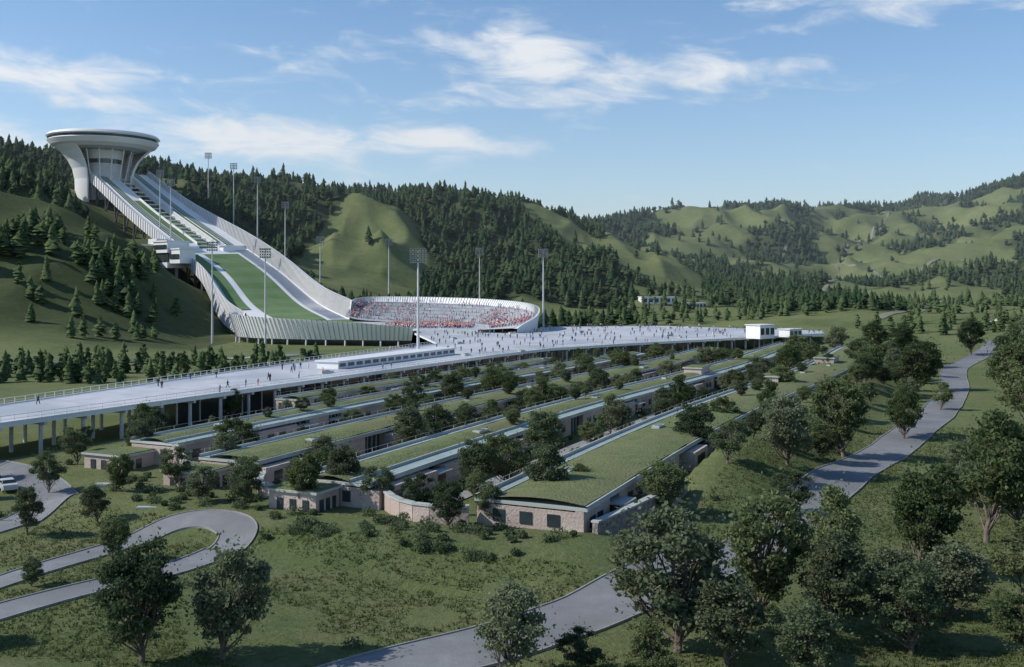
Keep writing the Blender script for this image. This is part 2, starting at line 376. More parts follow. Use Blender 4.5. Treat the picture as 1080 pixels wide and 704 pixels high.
for n,s0,s1 in((-60.5,106,380),(-81,108,345),(-101,114,315),(-120,120,300)):
    ss=np.arange(s0,s1,3.); mb.strip([P3(s,n,CY+.12) for s in ss],[P3(s,n+2.4,CY+.12) for s in ss],'kerb')
mb.make('courtyard_path')
def endwall(pts,h0,h1,m='wall',name='retaining_wall'):
    mb=MB()
    for k in range(len(pts)-1):
        a=pts[k];b=pts[k+1];d=(b[0]-a[0],b[1]-a[1],0);l=math.hypot(d[0],d[1])
        c=((a[0]+b[0])/2,(a[1]+b[1])/2)
        mb.box((c[0],c[1],(h1+h0)/2),(l/2,.3,(h1-h0)/2),d,m); mb.box((c[0],c[1],h1+.1),(l/2+.06,.42,.1),d,'parapet')
    mb.make(name)
def arc(p,q,r,n=8):
    return [S2(p[0]+(q[0]-p[0])*t+r*math.sin(math.pi*t),p[1]+(q[1]-p[1])*t) for t in np.linspace(0,1,n)]
endwall(arc((100,-65),(95,-51.2),-3.5),-.6,3.7)
endwall(arc((104,-85),(98,-75.5),-3.5),-.6,3.2)
endwall(arc((112,-104.5),(105,-95.5),-3),-.6,3.2)
endwall([S2(96,-37.4),S2(104,-36.2),S2(114,-35),S2(121,-34.2)],-.6,3.2,'stone','gabion_wall')
endwall([S2(95,-76),S2(92,-79),S2(90,-84),S2(87,-90)],-.6,1.5,'parapet','garden_wall')
endwall([S2(103,-97),S2(99,-101),S2(97,-107)],-.6,1.0,'parapet','garden_wall')
def pavilion(s,n,ls,ln,h):
    par=empty('entrance_pavilion'); mb=MB(); x,y=S2(s,n)
    mb.box((x,y,h/2-.3),(ls,ln,h/2+.3),UX,'wall'); mb.make('walls',par)
    mb=MB(); mb.box((x,y,h+.14),(ls+.3,ln+.3,.13),UX,'parapet'); mb.box((x,y,h+.34),(ls+.1,ln+.1,.06),UX,'roofgrass'); mb.make('roof',par)
    mb=MB()
    for k in(-.55,0,.55):
        a,b=S2(s-ls-.02,n+k*ln); mb.box((a,b,h*.62),(.06,ln*.13,h*.2),UX,'glass')
        a,b=S2(s+k*ls,n+ln+.02); mb.box((a,b,h*.62),(ls*.16,.06,h*.2),UX,'glass')
    mb.make('windows',par)
pavilion(94.5,-72,2.2,3.2,3.9); pavilion(100.5,-93,2.6,3.2,3.4); pavilion(107,-113,3,3.6,3.2); pavilion(300,-46,5,2.6,6.4)
pavilion(236,-47.5,3.5,2,6.2); pavilion(252,-70,4,2.2,6.2)

# ------------------------------------------------------------------ elevated deck + plaza
dk=empty('elevated_plaza_deck')
FR=[(-103,100),(-77,154),(-5.6,302),(12,333),(40,361),(133,436)]
BK=[(-114,122),(-90,174),(-66,250),(-26,362),(-42,441),(-15,446),(2,440),(12,466),(14,505),(75,520),(140,462)]
poly=[(x,y) for x,y in FR]+[(x,y) for x,y in BK[::-1]]
import bmesh
def polyslab(name,poly,z0,z1,mt,ms,parent):
    bm=bmesh.new(); vs=[bm.verts.new((x,y,z1)) for x,y in poly]; f=bm.faces.new(vs); 
    if f.normal.z<0: f.normal_flip()
    r=bmesh.ops.triangulate(bm,faces=[f]); 
    for f in bm.faces: f.material_index=0
    vb=[bm.verts.new((x,y,z0)) for x,y in poly]
    for i in range(len(poly)):
        j=(i+1)%len(poly); q=bm.faces.new((vs[i],vs[j],vb[j],vb[i])); q.material_index=1
    f=bm.faces.new(vb); f.material_index=1; bmesh.ops.triangulate(bm,faces=[f])
    me=bpy.data.meshes.new(name); bm.to_mesh(me); bm.free(); me.materials.append(M[mt]); me.materials.append(M[ms])
    o=bpy.data.objects.new(name,me); COL.objects.link(o); o.parent=parent; return o
polyslab('deck_slab',poly,5.35,6.0,'paving','white',dk)
def along(P,step):
    out=[]
    for a,b in zip(P[:-1],P[1:]):
        l=math.hypot(b[0]-a[0],b[1]-a[1]); n=max(1,int(l/step))
        for k in range(n): t=k/n; out.append((a[0]+(b[0]-a[0])*t,a[1]+(b[1]-a[1])*t,(b[0]-a[0])/l,(b[1]-a[1])/l))
    return out
mb=MB()
for P in(FR,BK[:4]):
    for a,b in zip(P[:-1],P[1:]):
        l=math.hypot(b[0]-a[0],b[1]-a[1]); d=(b[0]-a[0],b[1]-a[1],0); c=((a[0]+b[0])/2,(a[1]+b[1])/2)
        mb.box((c[0],c[1],7.12),(l/2,.05,.04),d,'white2'); mb.box((c[0],c[1],6.55),(l/2,.03,.03),d,'white2'); mb.box((c[0],c[1],6.1),(l/2,.14,.12),d,'white')
    for x,y,dx,dy in along(P,2.4): mb.box((x,y,6.55),(.04,.04,.55),(dx,dy,0),'white2')
mb.make('railings',dk)
mb=MB()
for x,y,dx,dy in along(FR,8):
    nx_,ny_=-dy,dx
    for o in(1.2,8,15):
        mb.tube((x+nx_*o,y+ny_*o,-.5),(x+nx_*o,y+ny_*o,5.35),.34,.34,'ltgrey',8)
    mb.box((x+nx_*8,y+ny_*8,5.1),(8,.3,.24),(nx_,ny_,0),'ltgrey')
mb.make('columns',dk)
mb=MB()
for x,y,dx,dy in along([(-62,195),(-8,306),(38,366),(110,424)],6):
    nx_,ny_=-dy,dx; mb.box((x+nx_*5+dx*3,y+ny_*5+dy*3,2.4),(3.0,2.5,2.4),(dx,dy,0),'glass'); mb.box((x+nx_*2.4,y+ny_*2.4,2.4),(.12,.12,2.45),(dx,dy,0),'white2')
mb.make('under_deck_glazing',dk)
def inpoly(x,y,P):
    c=False;j=len(P)-1
    for i in range(len(P)):
        if (P[i][1]>y)!=(P[j][1]>y) and x<(P[j][0]-P[i][0])*(y-P[i][1])/(P[j][1]-P[i][1])+P[i][0]: c=not c
        j=i
    return c
mb=MB()
for _ in range(50):
    x=random.uniform(-60,130);y=random.uniform(230,500)
    if inpoly(x,y,poly) and abs(.9*(x+42)-.43*(y-272))>9: mb.box((x,y,6.3),(random.uniform(1,3),.6,.3),(.43,.9,0),'ltgrey'); mb.box((x,y,6.65),(.9,.4,.06),(.43,.9,0),'roofgrass')
mb.make('planters',dk)
mb=MB()
for x,y,dx,dy in along(FR[1:3],12):
    nx_,ny_=-dy,dx; mb.box((x+nx_*8,y+ny_*8,6.004),(7.4,.12,.004),(nx_,ny_,0),'grey')
for k in range(9):
    a=Vector((-5.6,302))+Vector((0,16*k)); b_=Vector((110,430))+Vector((-8*k,10*k)); d=(b_-a); q=(a+b_)/2
    if inpoly(a.x+2,a.y+2,poly) and inpoly(b_.x,b_.y,poly) and inpoly(q.x,q.y,poly): mb.box((q.x,q.y,6.004),(d.length/2,.2,.004),(d.x,d.y,0),'grey')
mb.make('paving_bands',dk)
def block(name,c,d,ux,h,bays=6,z0=0):
    par=empty(name); mb=MB(); mb.box((c[0],c[1],z0+h/2),(d[0],d[1],h/2),ux,'white'); mb.make('walls',par)
    mb=MB(); mb.box((c[0],c[1],z0+h+.15),(d[0]+.4,d[1]+.4,.15),ux,'white2'); mb.make('roof',par)
    u=Vector(ux).normalized(); v=Vector((-u.y,u.x)); mb=MB()
    for sgn in(-1,1):
        for k in range(bays):
            t=(k+.5)/bays*2-1; p=Vector(c[:2])+u.xy*d[0]*t+v*sgn*(d[1]+.02)
            mb.box((p.x,p.y,z0+h*.55),(d[0]/bays*.7,.06,h*.25),ux,'glass')
    mb.make('windows',par); return par
block('deck_entrance_hall',(-33,282),(30,3.2),(.43,.9,0),1.7,16,6.0)
block('deck_kiosk',(97,400),(4.5,3.4),(.78,.62,0),5.2,3,5.9)
block('deck_kiosk',(112,412),(4,2.6),(.78,.62,0),3.0,3,5.9)
for p,d,h in [((98,690),(12,5),3),((120,675),(7,4),2)]:
    q=block('service_building',p,d,(1,.15,0),h+2,6,h1(*p)-1)

# ------------------------------------------------------------------ ski jump
sj=empty('ski_jump_hill')
def RP(k,v,dz=0.):
    p=CL[k]*(1-v)+CR[k]*v; return (p[0],p[1],p[2]+dz)
def rstrip(mb,v0,v1,k0,k1,dz,m,th=0,ms='white2'):
    A=[RP(k,v0,dz) for k in range(k0,k1+1)];B=[RP(k,v1,dz) for k in range(k0,k1+1)]
    mb.strip(A,B,m)
    if th:
        A2=[RP(k,v0,dz-th) for k in range(k0,k1+1)];B2=[RP(k,v1,dz-th) for k in range(k0,k1+1)]
        mb.strip(A2,A,ms);mb.strip(B,B2,ms);mb.strip(B2,A2,ms)
        mb.quad(A[0],B[0],B2[0],A2[0],ms);mb.quad(A[-1],B[-1],B2[-1],A2[-1],ms)
mb=MB(); KT=38
rstrip(mb,0,.34,0,KT,0,'white',3.2); rstrip(mb,.62,1,0,KT,0,'white',3.2); rstrip(mb,.34,.62,12,KT,-4,'turf',2,'grey')
rstrip(mb,0,1,KT,NS-1,-1.5,'white',4)
mb.make('ramp_structure',sj)
mb=MB()
rstrip(mb,.09,.20,0,KT,.5,'track',.4); rstrip(mb,.72,.83,0,KT,.5,'track',.4)
for v in(.12,.16,.755,.795): rstrip(mb,v,v+.008,0,KT,.62,'white2')
rstrip(mb,.22,.32,14,KT-2,.4,'turf'); rstrip(mb,.64,.70,18,KT-2,.4,'turf')
mb.make('inrun_tracks',sj)
mb=MB()
rstrip(mb,.28,.76,KT+4,NS-1,-1.2,['turf','turf','turf','turf2','turf2','turf2']); rstrip(mb,.06,.20,KT+4,KT+38,-1.15,'turf')
mb.make('landing_slope',sj)
mb=MB()
for k in range(KT+2,NS-1):
    for a in(0,.5):
        pA=np.array(RP(k,.80,-1.0));pB=np.array(RP(k,.97,-1.0));qA=np.array(RP(k+1,.80,-1.0));qB=np.array(RP(k+1,.97,-1.0))
        e=a+.24
        mb.quad(tuple(pA*(1-a)+qA*a),tuple(pB*(1-a)+qB*a),tuple(pB*(1-e)+qB*e),tuple(pA*(1-e)+qA*e),'blue')
mb.make('stair_bleachers',sj)
mb=MB()
Hr=lambda k:3+5.5*sst(6,45,k)
A=[RP(k,1.0,-2) for k in range(NS)];B=[RP(k,1.03,Hr(k)) for k in range(NS)];Cc=[RP(k,1.05,Hr(k)) for k in range(NS)];D=[RP(k,1.02,-5) for k in range(NS)]
mb.strip(A,B,'white');mb.strip(B,Cc,'white');mb.strip(Cc,D,'white')
for k in range(0,NS-1):
    for f in(0,.5):
        a=Vector(RP(k,.995,-1)).lerp(Vector(RP(k+1,.995,-1)),f);b2=Vector(RP(k,1.022,Hr(k)+.3)).lerp(Vector(RP(k+1,1.022,Hr(k+1)+.3)),f); mb.tube(a,b2,.2,.2,'grey',4)
Hl=lambda k:2.0+1.3*sst(40,80,k)
A=[RP(k,0,-5) for k in range(NS)];B=[RP(k,-.02,Hl(k)) for k in range(NS)];Cc=[RP(k,-.03,Hl(k)) for k in range(NS)];D=[RP(k,-.03-.05*sst(40,80,k),-5-3*sst(40,80,k)) for k in range(NS)]
mb.strip(A,B,'white');mb.strip(B,Cc,'white');mb.strip(Cc,D,'white')
for k in range(0,NS-1):
    mb.tube(RP(k,-.035-.05*sst(40,80,k),-5-3*sst(40,80,k)),RP(k,-.035,Hl(k)+.2),.18,.18,'grey',4)
for v in(.34,.62):
    A=[RP(k,v,-.5) for k in range(KT)];B=[RP(k,v,1.6) for k in range(KT)]; mb.strip(A,B,'white2')
mb.make('side_walls',sj)
mb=MB()
for k in range(3,62,4):
    for v in(.04,.30,.66,.96):
        if v in(.30,.66) and k>KT: continue
        p=RP(k,v,-3.5); zg=h1(p[0],p[1])-1
        if p[2]-zg>1.5:
            q=RP(min(k+2,NS-1),v,-3.5); mb.tube((p[0],p[1],zg),p,.7,.6,'dark',5); mb.tube((p[0],p[1],zg),q,.5,.45,'dark',5)
for k in range(2,KT,2):
    mb.tube(RP(k,.04,-3.4),RP(k+1,.04,-6.5),.3,.3,'dark',4); mb.tube(RP(k+1,.04,-6.5),RP(k+2,.04,-3.4),.3,.3,'dark',4)
    mb.tube(RP(k-1,.04,-6.5),RP(k+1,.04,-6.5),.35,.35,'dark',4)
    mb.tube(RP(k,.34,-2),RP(k,.62,-2),.5,.5,'white2',4)
mb.make('support_trusses',sj)
mb=MB(); rd=(.67,.74,0)
def jb(k,v,dz,d,m): mb.box(RP(k,v,dz),d,rd,m)
jb(KT+1,.16,-3.2,(8,2.2,2.8),'white'); jb(KT+1,.78,-3.2,(8,2.2,2.8),'white')
jb(KT+3,-.12,2,(7,8,3.2),'white'); jb(KT+3,-.12,-4.2,(6,7,2.6),'glass'); jb(KT+3,-.12,-8.5,(7,8,1.6),'white'); jb(KT+3,-.12,5.6,(7.6,8.6,.4),'white2')
jb(KT+8,-.10,1,(5,6,4),'white'); jb(KT+8,-.10,5.4,(5.5,6.5,.4),'white2'); jb(KT+8,-.11,1.2,(5.3,5.2,1.2),'glass'); jb(KT+3,-.13,2.4,(7.2,7.2,1.1),'glass')
jb(KT-4,-.10,-1.6,(4,5,2),'white'); jb(KT-4,-.22,-3.2,(13,1.5,.5),'white2')
for dv in(-.25,-.05):
    p=RP(KT+3,dv,-9); mb.tube((p[0],p[1],h1(p[0],p[1])-1),p,1,1,'white2',6)
mb.make('judges_tower',sj)
def lathe(mb,c,prof,mats,a0=0,a1=360,n=72):
    for i in range(n):
        t0=math.radians(a0+(a1-a0)*i/n);t1=math.radians(a0+(a1-a0)*(i+1)/n)
        for j in range(len(prof)-1):
            (r0,z0),(r1,z1)=prof[j],prof[j+1]
            mb.quad((c[0]+r0*math.cos(t0),c[1]+r0*math.sin(t0),c[2]+z0),(c[0]+r0*math.cos(t1),c[1]+r0*math.sin(t1),c[2]+z0),(c[0]+r1*math.cos(t1),c[1]+r1*math.sin(t1),c[2]+z1),(c[0]+r1*math.cos(t0),c[1]+r1*math.sin(t0),c[2]+z1),mats[j])
mb=MB(); c=(-279,700,120)
lathe(mb,c,[(0,6),(24,6),(25,8.0),(31,9.2),(35.2,8.2),(36.4,6.6),(35.6,5.8),(35.2,4.2),(35.8,3.6),(33.5,.6),(29,-1.4),(20,-2.2),(0,-2.2)],['grey','white','white','white','white','white2','glass','white','white','white','ltgrey','grey'])
rdir=math.degrees(math.atan2(-.67,.74))
SP=[(32,.4),(27,-4),(23,-9),(20,-15),(18.5,-22),(18,-38)]
for a,b2 in((rdir+205,rdir+300),(rdir+55,rdir+125)):
    lathe(mb,c,SP,['white']*5,a,b2,24); lathe(mb,c,[(r-1.6,z-.3) for r,z in SP],['white2']*5,a,b2,24)
    for e in(a,b2):
        t=math.radians(e)
        for j in range(5):
            (r0,z0),(r1,z1)=SP[j],SP[j+1]; f=lambda r,z:(c[0]+r*math.cos(t),c[1]+r*math.sin(t),c[2]+z)
            mb.quad(f(r0,z0),f(r1,z1),f(r1-1.6,z1-.3),f(r0-1.6,z0-.3),'white')
lathe(mb,c,[(13,-2.1),(12,-8),(11,-8.2),(11,-11),(12,-11.2),(11,-36)],['white2','white2','glass','white2','ltgrey'],n=32)
for i in range(14):
    t=2*math.pi*i/14; mb.tube((c[0]+11.4*math.cos(t),c[1]+11.4*math.sin(t),c[2]-36),(c[0]+19*math.cos(t),c[1]+19*math.sin(t),c[2]-2.0),.3,.45,'white2',5)
mb.make('summit_disc',sj)
BI=catmull([(-90,552,9.6),(-80,546,8),(-56,533,7),(-28,514,7),(-12,487,7),(-9,464,7),(-15,450,7)],70)
BO=catmull([(-86,557,17),(-76,564,17.5),(-48,557,17),(-14,536,16),(7,500,14.5),(9,464,11.5),(0,442,8)],70)
NI=catmull([(-126,507,9),(-118,486,8),(-98,472,7),(-70,463,7),(-42,457,6.6)],60)
NO=catmull([(-134,503,12),(-129,477,11.6),(-106,458,10.4),(-73,448,9),(-43,442,6.8)],60)
mb=MB(); T=12
for I,O in((BI,BO),(NI,NO)):
    for j in range(T):
        a=j/T;b2=(j+1)/T
        def lv(f,zf): 
            p=I*(1-f)+O*f; q=p.copy(); q[:,2]=I[:,2]*(1-zf)+O[:,2]*zf; return q
        mb.strip(lv(a,a),lv(a,b2),'blue' if j%2 else 'grey'); mb.strip(lv(a,b2),lv(b2,b2),'ltgrey' if I is BI else 'white2')
mb.make('grandstand_tiers',sj)
mb=MB()
cen=np.array([-62,498])
def off(P,d,dz):
    q=P.copy(); v=q[:,:2]-cen; v/=np.linalg.norm(v,axis=1)[:,None]; q[:,:2]+=v*d; q[:,2]+=dz; return q
w=np.sin(np.linspace(0.35,np.pi,70))**.6; R1=off(BO,.3,0); R2=off(BO,2.5,0); R2[:,2]+=3.2*w; R3=off(BO,3.2,0);R3[:,2]+=3.2*w; R4=off(BO,1,0); R4[:,2]=0
mb.strip(R1,R2,'white');mb.strip(R2,R3,'white');mb.strip(R3,R4,'white')
for k in range(0,69):
    for f in(0,.5): mb.tube(R1[k]*(1-f)+R1[k+1]*f,(R2[k]*(1-f)+R2[k+1]*f)+np.array([0,0,.3]),.16,.16,'grey',4)
S1=off(NO,.2,0);S2_=off(NO,1.2,1.6);S3=off(NO,1.8,1.6);S4=off(NO,-1.5,0);S4[:,2]=2.6;S5=off(NO,-5,0);S5[:,2]=-.3
mb.strip(S1,S2_,'white');mb.strip(S2_,S3,'white');mb.strip(S3,S4,'white');mb.strip(S4,S5,'dark')
U=off(NO,2.0,1.7); D_=off(NO,-1.3,0); D_[:,2]=2.4
for k in range(0,59): mb.tube(U[k],D_[k],.14,.14,'grey',4)
for k in range(0,60,4): mb.tube(off(NO,-1.2,0)[k]*np.array([1,1,0])+np.array([0,0,-.5]),D_[k],.4,.4,'white2',6)
mb.make('bowl_screen_wall',sj)
fl=[tuple(p[:2]) for p in NI]+[(-15,450)]+[tuple(p[:2]) for p in BI[::-1]]
polyslab('outrun_floor',fl,5.0,7.02,'paving','white2',sj)
mb=MB()
pl=[(-122,505),(-115,488),(-97,476),(-72,468),(-62,490),(-78,530),(-92,548)]
mb.V=[(x,y,7.2) for x,y in pl]; mb.F=[tuple(range(len(pl)))]; mb.M=[0]; mb.mats=['turf']
mb.make('outrun_turf',sj)
mb=MB(); mb.quad(RP(NS-1,0,-1.6),RP(NS-1,1,-1.6),(-84,546,7.1),(-116,497,7.1),'turf'); mb.make('ramp_toe',sj)

# ------------------------------------------------------------------ floodlight masts
def mast(x,y,z0,z1):
    mb=MB(); h=z1-z0; mb.tube((x,y,z0),(x,y,z1),.42+h*.003,.2,'ltgrey',8); mb.tube((x,y,z0),(x,y,z0+.6),.9,.7,'grey',8)
    mb.box((x,y,z1-.1),(2.3,.18,.12),(1,.1,0),'ltgrey')
    for r in range(4):
        mb.box((x,y,z1-3.6+r*1.15),(2.4,.12,.08),(1,.1,0),'grey')
        for c in range(5):
            mb.box((x-2+c,y-.3,z1-3.3+r*1.15),(.36,.2,.34),(1,.1,0),'ltgrey'); mb.box((x-2+c,y-.53,z1-3.3+r*1.15),(.28,.03,.26),(1,.1,0),'glass')
    mb.box((x-2.35,y,z1-1.8),(.07,.07,2.0),(1,.1,0),'grey');mb.box((x+2.35,y,z1-1.8),(.07,.07,2.0),(1,.1,0),'grey')
    mb.make('floodlight_mast')
for x,y,z0,z1 in [(-27.7,302,0,37),(15.4,504,5.8,44),(-19,600,None,48),(-77,640,None,55),(-144,650,None,79),(-169,680,None,98),(-193,710,None,110.5),(-218,735,None,121),
    (-137,468,None,46),(-106,440,None,42),(-220,640,None,98),(-206,618,None,90),(-118,630,None,56)]:
    mast(x,y,(h1(x,y)-1) if z0 is None else z0,z1)

# ------------------------------------------------------------------ trees
def treemesh(name,seed,leaf,hw,nl=11000,ls=.26,cz=5.7,rz=3.9,rx=3.1,nc=64):
    r=np.random.default_rng(seed); mb=MB()
    tp=[np.array([0,0,-.4])]; d=np.array([r.normal(0,.07),r.normal(0,.07),1.])
    for i in range(8):
        d=d+np.array([r.normal(0,.09),r.normal(0,.09),0]); tp.append(tp[-1]+d/np.linalg.norm(d)*1.0)
    tp=np.array(tp); rad=lambda i:.25*(1-i/9.5)
    for i in range(8): mb.tube(tp[i],tp[i+1],rad(i),rad(i+1),'bark',7)
    cl=[]; lob=r.normal(0,1,(7,3)); lob/=np.linalg.norm(lob,axis=1)[:,None]; la=r.uniform(-.32,.42,7)
    for k in range(nc):
        v=r.normal(0,1,3); v/=np.linalg.norm(v); q=r.uniform(.45,1.0)**.6
        s=1+sum(la[j]*max(0,v@lob[j])**3 for j in range(7))
        zz=cz+v[2]*rz*q*s; wd=rx*hw*(1.0 if v[2]<0.1 else 1-.25*v[2])
        p=np.array([v[0]*wd*q*s,v[1]*wd*q*s,zz]); 
        if p[2]<1.7: continue
        p[:2]+=tp[min(8,int(max(0,p[2])))][:2]*.6; cl.append(p)
    cl=np.array(cl)
    for p in cl[::2]:
        i=int(np.clip((p[2]-1.2)*.62,1,7)); a=tp[i]; m=(a+p)/2+np.array([r.normal(0,.15),r.normal(0,.15),-.25]); mb.tube(a,m,rad(i)*.42,.06,'bark',5); mb.tube(m,p,.06,.02,'bark',4)
        for _ in range(2):
            q=p+r.normal(0,.5,3); mb.tube(m,q,.035,.012,'bark',3)
    V=np.array(mb.V); nv=len(V)
    cr=r.uniform(.45,1.05,len(cl))
    pr=cr**2.2; pr/=pr.sum(); ci=r.choice(len(cl),nl,p=pr); d=r.normal(0,1,(nl,3)); d/=np.linalg.norm(d,axis=1)[:,None]
    ctr=cl[ci]+d*(cr[ci]*r.random(nl)**.42)[:,None]*np.array([1.1,1.1,.7])
    ex=nl//8; ctr[:ex]=cl[r.integers(0,len(cl),ex)]+r.normal(0,.8,(ex,3))
    a=r.normal(0,1,(nl,3)); a/=np.linalg.norm(a,axis=1)[:,None]; b_=np.cross(a,r.normal(0,1,(nl,3))); b_/=np.linalg.norm(b_,axis=1)[:,None]
    s=(ls*r.uniform(.6,1.3,nl))[:,None]*.5
    LV=np.stack([ctr-a*s*1.3,ctr+b_*s*.8,ctr+a*s*1.3,ctr-b_*s*.8],1).reshape(-1,3)
    AV=np.vstack([V,LV]); loops=[i for f in mb.F for i in f]; st=[];c=0
    for f in mb.F: st.append(c); c+=len(f)
    loops=np.concatenate([np.array(loops),np.arange(nl*4)+nv]); st=np.concatenate([np.array(st),c+np.arange(nl)*4])
    fm=np.concatenate([np.zeros(len(mb.F)),np.ones(nl)])
    o=fastmesh(name,AV,loops,st,['bark',leaf],fm); me=o.data; bpy.data.objects.remove(o); return me
TM=[treemesh('tree_mesh',11,'leafA',1.0),treemesh('tree_mesh',12,'leafB',.85),treemesh('tree_mesh',13,'leafA',1.15,cz=5.4,rz=3.6),treemesh('tree_mesh',14,'leafC',.8,nc=48,nl=9500),treemesh('tree_mesh',15,'leafB',1.05,nc=50),treemesh('tree_mesh',16,'leafC',.95,cz=5.5),treemesh('tree_mesh',17,'leafA',.75,nc=44,nl=9000)]
def tree(x,y,h,k=None,z=None,w=1.0):
    o=bpy.data.objects.new('broadleaf_tree',TM[random.randrange(7) if k is None else k]); COL.objects.link(o)
    o.location=(x,y,(h1(x,y) if z is None else z)-.05); s=h/9.8; o.scale=(s*w*random.uniform(.88,1.15),s*w*random.uniform(.88,1.15),s); o.rotation_euler=(random.uniform(-.05,.05),random.uniform(-.05,.05),random.uniform(0,6.28))
for x,y,h,w in [(-26.7,73.8,8.8,1.05),(-21.1,74.8,8.6,.95),(-.7,71.5,7.2,1.15),(12.3,76.5,11.3,1.2),(20,83.3,10.6,1.0),(27.8,91,9.4,1.0),(38.5,97,10.8,1.0),(50,108,14,1.0),(57,115,13,1.0),(60,98,11,1.0),(24,79,8.5,1.1),(15.5,74,7,1.2),(31,84,6,1.2),(10,71,4.5,1.3),
 (37.3,139,10,1),(51,157.6,12.5,1.0),(26.7,151,8,1.1),(37.6,176.7,6.5,1),(102.5,260,14,1),(103,305,10,1.2),(112,233,15,1),(140,285,15,1.1),(4.4,115.5,8,1.0),(17,115,7,1.0),(-6.5,105,5.0,1),(-2.6,108,4.3,1),
 (-23.7,114,6.5,1),(-20,121,7,1.1),(-30.2,115.5,5.5,1),(-36,118,4.5,1.1),(-38.9,99.5,4.6,1),(-42.5,90.5,2.6,1.1),(-43,76,5.6,1.1),(-52,110,5.5,1),(-48,124,4.8,1),(-60,132.5,5.5,1),(-54,150,6,1),(-59,162,7,1),(-39,138,6,1),(-46,114,4.5,1.1),(-32,122,5,1.1),(-42,128,5,1.1),(-10,112,4.5,1.1),(-15,116,5,1.1),
 (70,128,11,1),(78,150,12,1.1),(68,178,9,1),(95,190,13,1),(120,215,14,1.1),(84,244,10,1),(130,250,13,1.1),(150,262,14,1.1),(93,330,10,1.2),(125,330,11,1.2),(160,330,14,1.1),(170,380,14,1.1),(185,350,15,1.1),(205,400,15,1.1),(140,390,12,1.2),(118,372,11,1.2),
 (48,190,8,1),(62,232,8,1.1),(75,282,9,1.1),(7.5,119.5,5,1),(30,77,7,1.2),(36,84,6.5,1.2),(44,88,7.5,1.1),(5,72.5,3.4,1.3),(20,71,5.5,1.2),(55,82,9,1.1),(46,76,7,1.2),(38,73,5,1.3),(-66,118,5.5,1.1),(-70,128,6,1.1),(-62,146,5.5,1.1),(-74,140,6,1),
 (150,300,9,1.3),(110,285,7,1.2),(135,350,9,1.3),(230,420,12,1.2),(245,400,14,1.1),(215,380,12,1.2),(90,215,6,1.2),(70,215,5,1.3),(33,120,5,1.2),(28,133,6,1.2),(45,150,5,1.2),(62,140,6,1.2),(56,125,6,1.2)]:
    tree(x,y,h,w=w)
for n,s0,s1,hh,st in [(-57.5,108,385,6.0,7.5),(-80,108,350,6.0,7),(-100,116,330,5.8,7),(-119,118,300,5.0,8),(-135,120,250,4.6,12)]:
    s=s0
    while s<s1:
        x,y=S2(s,n+random.uniform(-2.8,2.8)); tree(x,y,random.uniform(.6,1.35)*hh,w=random.uniform(.95,1.25)); s+=st*random.choice([.35,.6,1,1.6,2.2])
for n in(-46,-71,-90.5,-110.5):
    for _ in range(9):
        x,y=S2(random.uniform(135,330),n+random.uniform(-2,3)); tree(x,y,random.uniform(1.8,3.8),z=ZR+.15,w=1.2)
for _ in range(40):
    s=random.uniform(140,390); x,y=S2(s,random.uniform(-34,-20)); tree(x,y,random.uniform(3,7),w=1.2)
def leafcloud(name,centers,rad,per,ls,leaf,hz=.7):
    n=len(centers)*per; c=np.repeat(centers,per,0); rr=np.repeat(rad,per)
    d=rng.normal(0,1,(n,3)); d/=np.linalg.norm(d,axis=1)[:,None]; ctr=c+d*(rr*rng.random(n)**.4)[:,None]*np.array([1,1,hz])
    a=rng.normal(0,1,(n,3)); a/=np.linalg.norm(a,axis=1)[:,None]; b_=np.cross(a,rng.normal(0,1,(n,3))); b_/=np.linalg.norm(b_,axis=1)[:,None]
    s=(ls*rng.uniform(.6,1.3,n))[:,None]*.5
    LV=np.stack([ctr-a*s,ctr+b_*s,ctr+a*s,ctr-b_*s],1).reshape(-1,3)
    return fastmesh(name,LV,np.arange(n*4),np.arange(n)*4,[leaf],np.zeros(n))
cs=[]
for n in(-35.4,-57,-62.5,-83,-102.5,-121):
    for s in np.arange(97,330,2.6):
        if random.random()<.5 and not(n==-35.4 and s<122):
            x,y=S2(s,n+random.uniform(-1.2,1.2)); cs.append((x,y,h1(x,y)+.4))
for k in range(90):
    n=random.uniform(-106,-38); s=random.uniform(84,94)+max(0,-70-n)*.22; x,y=S2(s,n)
    if np.hypot(LOOP[:,0]-x,LOOP[:,1]-y).min()>3.2: cs.append((x,y,h1(x,y)+.3))
for _ in range(110):
    x=random.uniform(-70,90);y=random.uniform(66,150)
    n,s=ns(x,y)
    if n>-33 or s<86:
        if min(np.hypot(ROAD[:,0]-x,ROAD[:,1]-y).min(),np.hypot(LOOP[:,0]-x,LOOP[:,1]-y).min())>5 and random.random()<.4: cs.append((x,y,h1(x,y)+.12))
cs=np.array(cs); leafcloud('shrub_mass',cs,rng.uniform(.35,1.1,len(cs)),260,.2,'leafB')

